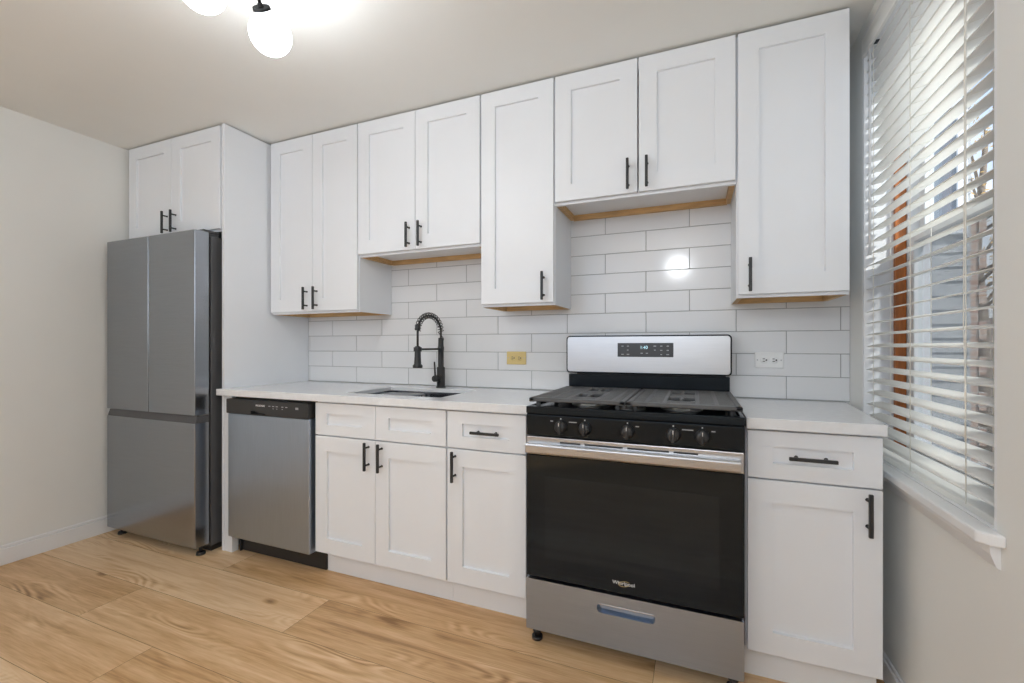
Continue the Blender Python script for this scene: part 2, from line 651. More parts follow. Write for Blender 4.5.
# ================================================================ THE ROOM
# floor: planks run along x in 0.25 m rows
def build_floor():
    bm = BM()
    box(bm, XL - 0.1, 2.2 - 0.88, YF - 0.1, 0.0, -0.03, -0.0025, mat=1)
    lay = bm.loops.layers.color.new('plank')
    L = 2.12
    fixed = {-2: -1.647, -3: -0.931, -4: -1.835, -5: -1.316}
    g = 0.0007
    rows = range(-18, 0)
    for r in rows:
        # row r occupies y in [r*.25, (r+1)*.25]; row -3 is (-0.75,-0.5)
        y0, y1 = r * 0.25 - 0.003, (r + 1) * 0.25 - 0.003
        key = r + 1
        start = fixed.get(key, random.uniform(-2, 0))
        x = start - 3 * L
        while x < XR + 0.1:
            a, b = max(x, XL - 0.1), min(x + L, XR + 0.1)
            if b - a > 0.01:
                yy0, yy1 = max(y0, YF - 0.1), min(y1, 0.0)
                vs = [bm.verts.new(v) for v in ((a + g, yy0 + g, 0), (b - g, yy0 + g, 0), (b - g, yy1 - g, 0), (a + g, yy1 - g, 0))]
                f = bm.faces.new(vs)
                rnd = (random.random(), random.random(), random.random(), 1)
                for lp in f.loops:
                    lp[lay] = rnd
            x += L
    return struct('floor', bm, ['floor', 'floor_gap'])


build_floor()

bm = BM(); box(bm, XL - 0.1, XR + 0.16, YF - 0.1, 0.12, CEIL, CEIL + 0.1)
struct('ceiling', bm, 'ceiling')
bm = BM(); box(bm, XL - 0.1, XR + 0.15, 0.0, 0.12, -0.03, CEIL)
struct('wall_back', bm, 'wall')
bm = BM(); box(bm, XL - 0.1, XL, YF - 0.1, 0.0, -0.03, CEIL)
struct('wall_left', bm, 'wall')
# right wall with the window opening
WY0, WY1, WZ0, WZ1 = -1.012, -0.158, 0.735, 2.375
XO = XR + 0.15
bm = BM()
box(bm, XR, XO, WY1, 0.0, -0.03, CEIL)
box(bm, XR, XO, YF - 0.1, WY0, -0.03, CEIL)
box(bm, XR, XO, WY0, WY1, -0.03, WZ0)
box(bm, XR, XO, WY0, WY1, WZ1, CEIL)
struct('wall_right', bm, 'wall')
# wall behind the camera, with a wide opening added to let daylight in
bm = BM()
box(bm, XL - 0.1, -2.3, YF - 0.1, YF, -0.03, CEIL)
box(bm, 0.9, XR, YF - 0.1, YF, -0.03, CEIL)
box(bm, -2.3, 0.9, YF - 0.1, YF, -0.03, 1.2)
box(bm, -2.3, 0.9, YF - 0.1, YF, 2.40, CEIL)
struct('wall_front', bm, 'wall')

# baseboards: stepped profile
bm = BM()
box(bm, XL, XL + 0.014, YF, -0.02, 0.0, 0.085, 0.002)
box(bm, XL, XL + 0.009, YF, -0.02, 0.085, 0.103, 0.003)
struct('baseboard_left', bm, 'trim')
bm = BM()
box(bm, XR - 0.013, XR, YF, -0.02, 0.0, 0.075, 0.002)
box(bm, XR - 0.008, XR, YF, -0.02, 0.075, 0.09, 0.003)
struct('baseboard_right', bm, 'trim')


# backsplash: running-bond long tiles with grout
def build_backsplash():
    bm = BM()
    bx0, bx1, bz0, bz1 = -1.846, XR - 0.001, 0.9155, 1.835
    box(bm, bx0, bx1, -0.0072, -0.0005, bz0, bz1, mat=1)
    P, H = 0.4025, 0.1013
    g = 0.0014
    z = 0.9165
    r = 0
    while z < bz1:
        za, zb = z + g, min(z + H - g, bz1)
        off = (0.18 if r % 2 == 0 else 0.3815) - 12 * P
        for k in range(30):
            a, b = max(off + k * P + g, bx0 + g), min(off + (k + 1) * P - g, bx1)
            if b - a > 0.004 and zb - za > 0.004:
                # cushion-edged face plate
                e = 0.0012
                o4 = [(a, za), (b, za), (b, zb), (a, zb)]
                i4 = [(a + e, za + e), (b - e, za + e), (b - e, zb - e), (a + e, zb - e)]
                vo = [bm.verts.new((x, -0.0071, zz)) for x, zz in o4]
                vi = [bm.verts.new((x, -0.0085, zz)) for x, zz in i4]
                bm.faces.new(vi)
                for i in range(4):
                    bm.faces.new((vo[i], vo[(i + 1) % 4], vi[(i + 1) % 4], vi[i]))
        z += H
        r += 1
    return struct('backsplash', bm, ['tile', 'grout'])


build_backsplash()


# ================================================================ CABINETS
def shaker_bm(x0, x1, z0, z1, yf, t=0.019, rail=0.075, recess=0.0115, stile=None):
    """five-piece look door: frame with a recessed flat panel, facing -y"""
    stile = rail if stile is None else stile
    bm = BM()
    e = 0.0016
    yb = yf + t
    def ring(ax0, ax1, az0, az1, y):
        return [bm.verts.new(v) for v in ((ax0, y, az0), (ax1, y, az0), (ax1, y, az1), (ax0, y, az1))]
    back = ring(x0, x1, z0, z1, yb)
    side = ring(x0, x1, z0, z1, yf + e)
    front = ring(x0 + e, x1 - e, z0 + e, z1 - e, yf)
    a = ring(x0 + stile, x1 - stile, z0 + rail, z1 - rail, yf)
    b = ring(x0 + stile + 0.0012, x1 - stile - 0.0012, z0 + rail + 0.0012, z1 - rail - 0.0012, yf + recess)
    for p, q in ((back, side), (side, front), (front, a), (a, b)):
        for i in range(4):
            j = (i + 1) % 4
            bm.faces.new((p[i], p[j], q[j], q[i]))
    bm.faces.new(b)
    bm.faces.new(list(reversed(back)))
    bmesh.ops.recalc_face_normals(bm, faces=bm.faces[:])
    return bm


def bar_handle(parent, x, z, yf, length=0.133, vertical=True):
    """slim black bar pull on two posts"""
    bm = BM()
    h = length / 2
    w = 0.0058
    y1, y0 = yf - 0.026, yf - 0.037
    if vertical:
        box(bm, x - w, x + w, y0, y1, z - h, z + h, 0.0022, seg=2)
        for s in (-1, 1):
            cyl(bm, (x, yf + 0.0005, z + s * h * 0.62), (x, y1 + 0.002, z + s * h * 0.62), 0.0042, seg=14)
            cyl(bm, (x, yf + 0.0005, z + s * h * 0.62), (x, yf - 0.003, z + s * h * 0.62), 0.0062, 0.005, seg=14)
    else:
        box(bm, x - h, x + h, y0, y1, z - w, z + w, 0.0022, seg=2)
        for s in (-1, 1):
            cyl(bm, (x + s * h * 0.62, yf + 0.0005, z), (x + s * h * 0.62, y1 + 0.002, z), 0.0042, seg=14)
            cyl(bm, (x + s * h * 0.62, yf + 0.0005, z), (x + s * h * 0.62, yf - 0.003, z), 0.0062, 0.005, seg=14)
    return obj('handle', bm, 'black', parent, label='black bar handle')


def wall_cabinet(label, x0, x1, zb, doors, y_front=-0.317, zt=2.406, lip=0.012, y_back=-0.0095, group=None, raw_back=True):
    """doors: list of (dx0, dx1, handle_x) ; handles near the door's lower edge"""
    t = thing('wall_cabinet', label, 'cabinet', ((x0 + x1) / 2, y_back, zb - lip), group)
    yd = y_front + 0.0195           # carcass front plane
    z0 = zb - lip
    th = 0.016
    bm = BM()
    rec = 0.026
    # sides: white outside, raw inside the recess and on the lower edge
    for sx in (x0, x1 - th):
        box(bm, sx, sx + th, yd, y_back, z0, zt)
    box(bm, x0 + th, x1 - th, yd + 0.02, y_back, z0 + rec, z0 + rec + 0.012)   # bottom board
    box(bm, x0 + th, x1 - th, yd, y_back, zt - 0.014, zt)                      # top board
    box(bm, x0 + th, x1 - th, y_back - 0.008, y_back, z0 + rec + 0.012, zt - 0.014)
    box(bm, x0 + th, x1 - th, yd, yd + 0.018, z0, z0 + 0.04)                   # face frame rail
    box(bm, x0 + th, x1 - th, yd, yd + 0.018, zt - 0.04, zt - 0.014)
    box(bm, x0 + th, x0 + th + 0.02, yd, yd + 0.018, z0 + 0.04, zt - 0.04)
    box(bm, x1 - th - 0.02, x1 - th, yd, yd + 0.018, z0 + 0.04, zt - 0.04)
    obj('carcass', bm, 'cab', t)
    bm = BM()                                                                   # raw wood lining of the recess
    box(bm, x0 + th, x1 - th, y_back - 0.019, y_back, z0, z0 + rec)            # hanging cleat
    box(bm, x0 + 0.003, x0 + th + 0.006, yd + 0.018, y_back - 0.019, z0 - 0.0012, z0 + rec)
    box(bm, x1 - th - 0.006, x1 - 0.003, yd + 0.018, y_back - 0.019, z0 - 0.0012, z0 + rec)
    obj('underside_cleat', bm, 'raw', t, label='unpainted wooden strip under the cabinet')
    for dx0, dx1, hx in doors:
        d = obj('door', shaker_bm(dx0, dx1, zb, zt - 0.001, y_front), 'cab', t)
        bar_handle(d, hx, zb + 0.075, y_front)
    return t


XA, XB, XC = -1.8325, -1.1524, -0.3829
wall_cabinet('tall white two-door wall cabinet next to the full-height side panel', XA, XB - 0.0005, 1.3596,
             [(XA + 0.004, -1.4905, -1.5295), (-1.4875, XB - 0.0035, -1.452)])
wall_cabinet('shorter white two-door wall cabinet hanging above the sink and faucet', XB + 0.0005, XC - 0.0005, 1.6674,
             [(XB + 0.0035, -0.7695, -0.805), (-0.7665, XC - 0.004, -0.7305)])
wall_cabinet('tall narrow one-door white wall cabinet above the yellow outlet, just left of the gas range', XC + 0.0005, -0.0005, 1.3596,
             [(XC + 0.004, -0.004, -0.051)])
wall_cabinet('short white two-door wall cabinet hanging above the gas range', 0.0005, 0.7615, 1.8228,
             [(0.004, 0.375, 0.337), (0.381, 0.758, 0.416)])
wall_cabinet('tall one-door white wall cabinet beside the window blind', 0.7625, 1.139, 1.3596,
             [(0.767, 1.137, 0.808)])
wall_cabinet('small white two-door cabinet above the refrigerator', -2.745, -1.8685, 1.821,
             [(-2.738, -2.313, -2.352), (-2.309, -1.886, -2.2715)], y_front=-0.60, y_back=-0.002)


def base_cabinet(label, x0, x1, pieces, z_top=0.877, toe_x=None):
    """pieces: (kind, fx0, fx1, fz0, fz1, handle) ; handle = ('v'|'h', x, z) or None"""
    t = thing('base_cabinet', label, 'cabinet', ((x0 + x1) / 2, -0.30, 0))
    bm = BM()
    yb, yf = -0.012, -0.588
    th = 0.016
    box(bm, x0, x0 + th, yf, yb, 0.112, z_top)
    box(bm, x1 - th, x1, yf, yb, 0.112, z_top)
    box(bm, x0 + th, x1 - th, yf, yb, 0.112, 0.128)
    box(bm, x0 + th, x1 - th, yb - 0.006, yb, 0.128, z_top)
    box(bm, x0 + th, x1 - th, yf, yf + 0.018, z_top - 0.03, z_top)
    box(bm, x0 + th, x1 - th, yf, yf + 0.018, 0.695, 0.72)
    box(bm, x0 + th, x0 + th + 0.02, yf, yf + 0.018, 0.128, z_top - 0.03)
    box(bm, x1 - th - 0.02, x1 - th, yf, yf + 0.018, 0.128, z_top - 0.03)
    obj('carcass', bm, 'cab', t)
    bm = BM()
    tx0, tx1 = toe_x or (x0, x1)
    box(bm, tx0, tx1, -0.545, -0.528, 0.0, 0.1115)
    obj('toe_kick', bm, 'cab', t)
    for sx in (x0, x1 - 0.016):
        bm = BM()
        box(bm, sx, sx + 0.016, -0.5275, yb, 0.0, 0.1115)
        obj('leg_panel', bm, 'cab', t)
    for kind, fx0, fx1, fz0, fz1, h in pieces:
        rail = 0.052 if kind != 'door' else 0.075
        o = obj(kind, shaker_bm(fx0, fx1, fz0, fz1, -0.608, rail=rail, stile=0.075), 'cab', t)
        if h:
            bar_handle(o, h[1], h[2], -0.608, vertical=h[0] == 'v')
    return t


base_cabinet('white sink base cabinet with two doors and two plain false drawer fronts', -1.168, -0.4055, [
    ('false_drawer_front', -1.164, -0.7925, 0.7095, 0.869, None),
    ('false_drawer_front', -0.7905, -0.4085, 0.7095, 0.869, None),
    ('door', -1.164, -0.7925, 0.120, 0.704, ('v', -0.830, 0.632)),
    ('door', -0.7905, -0.4085, 0.120, 0.704, ('v', -0.753, 0.631))], toe_x=(-1.143, -0.4055))
base_cabinet('narrow white base cabinet with drawer and door, left of the gas range', -0.4045, -0.026, [
    ('drawer_front', -0.401, -0.0315, 0.7095, 0.869, ('h', -0.207, 0.7865)),
    ('door', -0.401, -0.0315, 0.120, 0.704, ('v', -0.361, 0.632))])
base_cabinet('white base cabinet with drawer and door under the window-side worktop', 0.7675, 1.1475, [
    ('drawer_front', 0.7725, 1.1455, 0.7095, 0.869, ('h', 0.956, 0.788)),
    ('door', 0.7725, 1.1455, 0.120, 0.704, ('v', 1.106, 0.632))])

# full-height panel beside the refrigerator with a filler leg by the dishwasher
t = thing('side_panel', 'full-height white side panel between refrigerator and dishwasher', 'cabinet panel', (-1.857, -0.30, 0))
bm = BM(); box(bm, -1.867, -1.848, -0.60, -0.002, 0.0, 2.408, 0.001)
obj('panel', bm, 'cab', t)
bm = BM(); box(bm, -1.8475, -1.786, -0.598, -0.56, 0.0, 0.877, 0.001)
obj('filler_strip', bm, 'cab', t)

# ---------------------------------------------------------------- worktops
CT0, CT1 = 0.878, 0.914
SX0, SX1, SY0, SY1 = -1.045, -0.49, -0.520, -0.155


def build_left_counter():
    bm = BM()
    nose = -0.632
    xs_l = -1.8472
    # outline as a frame of four prisms around the sink hole, merged
    pts_out = [(-1.869, nose), (-0.013, nose), (-0.013, -0.0095), (xs_l, -0.0095), (xs_l, -0.6015), (-1.869, -0.6015)]
    lo = {}
    def v(x, y, z):
        k = (round(x, 5), round(y, 5), round(z, 5))
        if k not in lo:
            lo[k] = bm.verts.new((x, y, z))
        return lo[k]
    rects = [  # plan cells that leave the sink hole open
        [(-1.869, nose), (xs_l, nose), (xs_l, -0.6015), (-1.869, -0.6015)],
        [(xs_l, nose), (SX0, nose), (SX0, SY0), (xs_l, -0.6015)],
        [(xs_l, -0.6015), (SX0, SY0), (SX0, SY1), (xs_l, -0.0095)],
        [(SX0, SY1), (SX1, SY1), (-0.013, -0.0095), (xs_l, -0.0095)],
        [(SX1, SY0), (-0.013, nose), (-0.013, -0.0095), (SX1, SY1)],
        [(SX0, nose), (-0.013, nose), (SX1, SY0), (SX0, SY0)],
    ]
    for r in rects:
        bm.faces.new([v(x, y, CT1) for x, y in r])
        bm.faces.new([v(x, y, CT0) for x, y in reversed(r)])
    ring_o = [(-1.869, nose), (xs_l, nose), (SX0, nose), (-0.013, nose), (-0.013, -0.0095), (xs_l, -0.0095), (xs_l, -0.6015), (-1.869, -0.6015)]
    for a, b in zip(ring_o, ring_o[1:] + ring_o[:1]):
        bm.faces.new((v(*a, CT0), v(*b, CT0), v(*b, CT1), v(*a, CT1)))
    ring_i = [(SX0, SY0), (SX0, SY1), (SX1, SY1), (SX1, SY0)]
    for a, b in zip(ring_i, ring_i[1:] + ring_i[:1]):
        bm.faces.new((v(*a, CT0), v(*b, CT0), v(*b, CT1), v(*a, CT1)))
    bmesh.ops.recalc_face_normals(bm, faces=bm.faces[:])
    es = [e for e in bm.edges if len(e.link_faces) == 2 and e.calc_face_angle(0) > 0.8]
    bmesh.ops.bevel(bm, geom=es, offset=0.0022, segments=2, profile=0.5, affect='EDGES')
    o = obj('countertop', bm, 'quartz')
    o['label'] = 'long white quartz worktop with the sink cutout, running from panel to range'
    o['category'] = 'countertop'
    return o


build_left_counter()
bm = BM()
prism(bm, [(0.7665, -0.638), (1.1475, -0.638), (1.2055, -0.0095), (0.7665, -0.0095)], CT0, CT1, 0.0022)
o = obj('countertop', bm, 'quartz')
o['label'] = 'short white quartz worktop between range and window wall'
o['category'] = 'countertop'

# ---------------------------------------------------------------- sink
t = thing('sink', 'undermount stainless steel sink basin set in the long worktop', 'sink', ((SX0 + SX1) / 2, (SY0 + SY1) / 2, 0.68))
bm = BM()
def ring4(x0, x1, y0, y1, z):
    return [bm.verts.new(p) for p in ((x0, y0, z), (x1, y0, z), (x1, y1, z), (x0, y1, z))]
RIM = 0.8945
g = 0.0016
r0 = ring4(SX0 + g, SX1 - g, SY0 + g, SY1 - g, RIM)
r1 = ring4(SX0 + 0.003, SX1 - 0.003, SY0 + 0.003, SY1 - 0.003, RIM)
r2 = ring4(SX0 + 0.006, SX1 - 0.006, SY0 + 0.006, SY1 - 0.006, 0.70)
r3 = ring4(SX0 + 0.022, SX1 - 0.022, SY0 + 0.022, SY1 - 0.022, 0.686)
q2 = ring4(SX0 + g, SX1 - g, SY0 + g, SY1 - g, CT0 - 0.003)
q1 = ring4(SX0 + 0.001, SX1 - 0.001, SY0 + 0.001, SY1 - 0.001, 0.684)
for a, b in ((r0, r1), (r1, r2), (r2, r3), (q2, r0), (q1, q2)):
    for i in range(4):
        bm.faces.new((a[i], a[(i + 1) % 4], b[(i + 1) % 4], b[i]))
bm.faces.new(r3); bm.faces.new(q1)
bmesh.ops.recalc_face_normals(bm, faces=bm.faces[:])
obj('basin', bm, 'slate_steel', t)
bm = BM(); lathe(bm, [(0.045, 0.0), (0.043, 0.004), (0.03, 0.0035), (0.028, 0.001), (0.004, 0.001)], (-0.7675, -0.3375, 0.6862))
obj('drain', bm, 'bright_steel', t)
# wire rack hanging in the basin
bm = BM()
ra, rb, ya, yb_, zr = SX0 + 0.035, -0.800, SY0 + 0.05, SY1 - 0.03, 0.884
for p, q in (((ra, ya, zr), (rb, ya, zr)), ((ra, yb_, zr), (rb, yb_, zr)), ((ra, ya, zr), (ra, yb_, zr)), ((rb, ya, zr), (rb, yb_, zr)),
             ((ra, yb_, zr - 0.03), (rb, yb_, zr - 0.03)), ((ra, ya, zr - 0.03), (rb, ya, zr - 0.03))):
    cyl(bm, p, q, 0.004, seg=8)
for k in range(13):
    x = ra + (rb - ra) * (k + 0.5) / 13
    cyl(bm, (x, ya, zr), (x, yb_, zr), 0.0034, seg=8)
    cyl(bm, (x, yb_, zr - 0.032), (x, yb_, zr + 0.003), 0.0034, seg=8)
for x in (ra, rb):
    for yy in (ya, yb_):
        cyl(bm, (x, yy, 0.6866), (x, yy, zr), 0.004, seg=8)
o = obj('sink_rack', bm, 'bright_steel')
o['label'] = 'stainless wire rack standing inside the sink basin'
o['category'] = 'rack'

# ---------------------------------------------------------------- faucet
FX, FY = -0.750, -0.085
t = thing('faucet', 'matte black spring-neck kitchen faucet behind the sink', 'faucet', (FX, FY, CT1))
bm = BM()
lathe(bm, [(0.028, 0.0), (0.028, 0.006), (0.0235, 0.008), (0.0235, 0.115), (0.021, 0.118), (0.0165, 0.120), (0.0165, 0.215), (0.018, 0.217), (0.018, 0.235), (0.016, 0.237), (0.015, 0.285), (0.010, 0.287)], (FX, FY, CT1))
obj('body', bm, 'black', t)
# hose arch: up from the body, over and down to the spray head
R = 0.117
arch = []
zc = CT1 + 0.318
arch.append((FX, FY, CT1 + 0.270))
for k in range(0, 33):
    a = PI * k / 32
    arch.append((FX, FY - R + R * math.cos(a), zc + 0.090 * math.sin(a)))
hose_end = [(FX, FY - 2 * R, 1.21), (FX, FY - 2 * R, 1.15)]
bm = BM(); tube(bm, arch + hose_end, 0.0060, seg=10)
obj('hose', bm, 'black', t)
bm = BM()
pts = []
turns, steps = 17, 17 * 14
def on_arch(s):
    f = s * (len(arch) - 1)
    i = min(int(f), len(arch) - 2)
    a, b = Vector(arch[i]), Vector(arch[i + 1])
    return a.lerp(b, f - i), (b - a).normalized()
for k in range(steps + 1):
    s = k / steps
    p, tg = on_arch(s)
    u = Vector((1, 0, 0)); w = tg.cross(u)
    a = 2 * PI * turns * s
    pts.append(p + (u * math.cos(a) + w * math.sin(a)) * 0.0152)
tube(bm, pts, 0.0025, seg=6)
obj('spring', bm, 'black', t)
bm = BM()
sy = FY - 2 * R
lathe(bm, [(0.013, 0.0), (0.0145, 0.004), (0.0145, 0.028), (0.011, 0.032)], (FX, sy, 1.236))
obj('spring_collar', bm, 'black', t)
bm = BM()
lathe(bm, [(0.025, 0.0), (0.026, 0.003), (0.026, 0.013), (0.019, 0.020), (0.0165, 0.06), (0.0155, 0.108), (0.013, 0.114), (0.007, 0.115)], (FX, sy, 1.038))
obj('spray_head', bm, 'black', t)
bm = BM()
cyl(bm, (FX, FY - 0.012, 1.136), (FX, sy + 0.012, 1.136), 0.0055, seg=14)
lathe(bm, [(0.021, -0.011), (0.0215, -0.009), (0.0215, 0.009), (0.021, 0.011)], (FX, sy, 1.136), seg=24)
obj('holder_arm', bm, 'black', t)
bm = BM()
cyl(bm, (FX - 0.003, FY - 0.015, 0.968), (FX - 0.008, FY - 0.060, 0.968), 0.0185, 0.0175, seg=24)
cyl(bm, (FX - 0.007, FY - 0.050, 0.980), (FX - 0.008, FY - 0.056, 1.064), 0.0055, 0.0048, seg=14)
obj('lever', bm, 'black', t)

# ================================================================ REFRIGERATOR
FXL, FXR = -2.708, -1.8955
t = thing('refrigerator', 'tall grey stainless french-door refrigerator with bottom freezer drawer', 'refrigerator', ((FXL + FXR) / 2, -0.35, 0))
bm = BM(); box(bm, FXL + 0.004, FXR - 0.002, -0.640, -0.03, 0.035, 1.768, 0.004, seg=2)
obj('body', bm, 'body_grey', t)
yd0, yd1 = -0.730, -0.652
fm = (FXL + FXR) / 2
for a, b in ((FXL, fm - 0.0022), (fm + 0.0022, FXR)):
    bm = BM()
    box(bm, a, b, yd0, yd1, 0.774, 1.786, 0.0035, seg=3)
    d = obj('door', bm, 'slate_steel', t)
    bm = BM()
    box(bm, a + 0.01, b - 0.01, yd1 + 0.0005, yd1 + 0.011, 0.785, 1.765)
    obj('door_gasket', bm, 'black_plastic', d)
bm = BM()
box(bm, FXL, FXR, yd0, yd1, 0.053, 0.733, 0.0035, seg=3)
dr = obj('freezer_drawer', bm, 'slate_steel', t)
bm = BM()
extrude_x(bm, [(yd0 + 0.003, 0.7335), (yd0 + 0.014, 0.771), (yd1, 0.771), (yd1, 0.7335)], FXL + 0.002, FXR - 0.002, bev=0.002)
obj('grip_channel', bm, 'slate_dark', dr)
bm = BM()
box(bm, FXL + 0.01, FXR - 0.01, yd1 + 0.0005, yd1 + 0.011, 0.06, 0.765)
obj('drawer_gasket', bm, 'black_plastic', dr)
for sx in (FXL + 0.05, FXR - 0.05):
    bm = BM()
    box(bm, sx - 0.035, sx + 0.035, -0.675, -0.58, 1.7865, 1.802, 0.004)
    box(bm, sx - 0.03, sx + 0.03, -0.640, -0.585, 1.768, 1.7865)
    obj('hinge_cover', bm, 'body_grey', t)
bm = BM(); box(bm, FXR - 0.05, FXR + 0.002, -0.70, -0.655, 0.7715, 0.7738, 0.0005)
obj('middle_hinge', bm, 'bright_steel', t)
for sx in (FXL + 0.05, FXR - 0.035):
    bm = BM()
    cyl(bm, (sx, -0.675, 0.0), (sx, -0.675, 0.014), 0.024, 0.021)
    cyl(bm, (sx, -0.675, 0.014), (sx, -0.675, 0.056), 0.010)
    obj('foot', bm, 'black_plastic', t)
bm = BM(); box(bm, FXL + 0.02, FXR - 0.02, -0.628, -0.04, 0.0, 0.0345)
obj('base_grille', bm, 'black_plastic', t)

# ================================================================ DISHWASHER
DX0, DX1 = -1.773, -1.180
t = thing('dishwasher', 'stainless dishwasher with black control strip, left of the sink cabinet', 'dishwasher', ((DX0 + DX1) / 2, -0.3, 0))
bm = BM(); box(bm, DX0 + 0.004, DX1 - 0.002, -0.575, -0.03, 0.1, 0.872, 0.002)
obj('tub', bm, 'body_grey', t)
bm = BM()
box(bm, DX0, DX1, -0.632, -0.576, 0.106, 0.786, 0.006, seg=3)
obj('door', bm, 'steel_vertical', t)
bm = BM()
yc = -0.640
slab_with_hole(bm, DX0, DX1, 0.7868, 0.866, yc, -0.576, -1.585, -1.478, 0.790, 0.809, 0.02, r=0.004)
cp = obj('control_panel', bm, 'black_plastic', t)
text_mesh('brand_lettering', 'FRIGIDAIRE', 0.0135, (-1.512, yc - 0.0006, 0.8385), FRONT, 'white_print', cp)
for k, x in enumerate((-1.445, -1.418, -1.392, -1.353, -1.325)):
    bm = BM()
    box(bm, x - 0.007, x + 0.007, yc - 0.0012, yc + 0.0002, 0.8375, 0.8415)
    if k in (1, 2, 3):
        box(bm, x - 0.004, x + 0.004, yc - 0.0012, yc + 0.0002, 0.826, 0.829)
    obj('button_print', bm, 'grey_print', cp)
bm = BM(); box(bm, -1.263, -1.243, yc - 0.0012, yc + 0.0002, 0.831, 0.842, 0.0005)
obj('start_button', bm, 'grey_print', cp)
bm = BM(); box(bm, DX0 + 0.02, DX1 + 0.0, -0.598, -0.5755, 0.8665, 0.8775)
obj('top_seal', bm, 'black_plastic', t)
bm = BM()
box(bm, DX0 + 0.006, -1.147, -0.553, -0.535, 0.002, 0.1045, 0.001)
box(bm, DX0 + 0.006, DX0 + 0.012, -0.565, -0.553, 0.0, 0.1045)
for x in (DX0 + 0.03, DX1 - 0.03):
    cyl(bm, (x, -0.50, 0.0), (x, -0.50, 0.101), 0.012)
obj('kick_plate', bm, 'black_plastic', t)

# ================================================================ GAS RANGE
GX0, GX1 = 0.0, 0.7565
t = thing('gas_range', 'freestanding stainless gas range with black glass oven door', 'stove', ((GX0 + GX1) / 2, -0.35, 0))
bm = BM()
box(bm, GX0 + 0.002, GX1 - 0.0005, -0.655, -0.035, 0.055, 0.893, 0.002)
obj('body', bm, 'body_grey', t)
# cooktop pan with raised rim
bm = BM()
box(bm, GX0 - 0.001, GX1 + 0.002, -0.690, -0.045, 0.8935, 0.913, 0.003, seg=2)
box(bm, GX0 - 0.001, GX1 + 0.002, -0.690, -0.655, 0.911, 0.9205, 0.003, seg=2)
box(bm, GX0 - 0.001, GX0 + 0.012, -0.66, -0.10, 0.911, 0.9205, 0.003, seg=2)
box(bm, GX1 - 0.012, GX1 + 0.002, -0.66, -0.10, 0.911, 0.9205, 0.003, seg=2)
obj('cooktop', bm, 'black_gloss', t)
# burners
burners = [(0.205, -0.49, 0.052), (0.205, -0.255, 0.040), (0.375, -0.545, 0.040), (0.56, -0.49, 0.056), (0.56, -0.255, 0.040)]
for bx, by, br in burners:
    bm = BM()
    lathe(bm, [(br + 0.02, 0.0), (br + 0.018, 0.003), (br, 0.004), (br, 0.014), (br - 0.004, 0.016)], (bx, by, 0.9132), mat=0)
    b = obj('burner', bm, 'burner', t)
    bm = BM()
    lathe(bm, [(br - 0.002, 0.0), (br - 0.002, 0.007), (br - 0.006, 0.010), (0.002, 0.011)], (bx, by, 0.9294))
    obj('burner_cap', bm, 'black_gloss', b)


def grate(x0, x1, cx):
    """cast-iron grate: heavy frame, close cross bars, openings over each burner"""
    bm = BM()
    z0, z1 = 0.935, 0.951
    y0, y1 = -0.668, -0.115
    box(bm, x0, x1, y0, y0 + 0.022, z0 + 0.002, z1, 0.003)
    box(bm, x0, x1, y1 - 0.022, y1, z0, z1, 0.003)
    box(bm, x0, x0 + 0.022, y0, y1, z0, z1, 0.003)
    box(bm, x1 - 0.022, x1, y0, y1, z0, z1, 0.003)
    n = 15
    w = 0.0115
    for k in range(n):
        y = y0 + 0.022 + (y1 - y0 - 0.044) * (k + 0.5) / n
        gap = any(abs(y - by) < 0.044 for by in (-0.49, -0.255))
        if gap:
            box(bm, x0 + 0.02, cx - 0.050, y - w, y + w, z0 + 0.003, z1 - 0.0005, 0.002)
            box(bm, cx + 0.050, x1 - 0.02, y - w, y + w, z0 + 0.003, z1 - 0.0005, 0.002)
        else:
            box(bm, x0 + 0.02, x1 - 0.02, y - w, y + w, z0 + 0.003, z1 - 0.0005, 0.002)
    for x in (cx - 0.118, cx - 0.055, cx + 0.055, cx + 0.118):
        box(bm, x - 0.008, x + 0.008, y0 + 0.02, y1 - 0.02, z0 + 0.002, z1, 0.002)
    for by in (-0.49, -0.255):
        box(bm, cx - 0.005, cx + 0.005, by - 0.05, by + 0.05, z0 + 0.004, z1, 0.002)
        cyl(bm, (cx, by, z0 + 0.004), (cx, by, z1 + 0.001), 0.009, seg=14)
    for x in (x0 + 0.03, x1 - 0.03):
        for y in (y0 + 0.03, (y0 + y1) / 2, y1 - 0.03):
            cyl(bm, (x, y, 0.9128), (x, y, z0 + 0.006), 0.008, 0.010, seg=12)
    return obj('grate', bm, 'iron', t)


grate(0.003, 0.372, 0.205)
grate(0.375, 0.754, 0.56)
# control panel with five knobs
bm = BM()
extrude_x(bm, [(-0.655, 0.8085), (-0.683, 0.8085), (-0.687, 0.888), (-0.680, 0.893), (-0.655, 0.893)], GX0, GX1, bev=0.0015)
cp = obj('control_panel', bm, 'black_gloss', t)
for kx in (0.138, 0.230, 0.384, 0.538, 0.630):
    bm = BM()
    lathe(bm, [(0.0245, 0.0), (0.0245, -0.004), (0.0215, -0.006), (0.0195, -0.022), (0.014, -0.0245), (0.002, -0.025)], (kx, -0.6865, 0.848), axis='Y', seg=28)
    box(bm, kx - 0.0055, kx + 0.0055, -0.7185, -0.700, 0.825, 0.871, 0.003, seg=2)
    k = obj('knob', bm, 'black_plastic', t)
    bm = BM()
    box(bm, kx - 0.0011, kx + 0.0011, -0.7192, -0.7178, 0.855, 0.868)
    obj('pointer_line', bm, 'white_print', k, label='white pointer line on the knob')
    bm = BM(); box(bm, kx - 0.002, kx + 0.002, -0.6882, -0.686, 0.8765, 0.8805)
    obj('dial_mark', bm, 'white_print', cp)
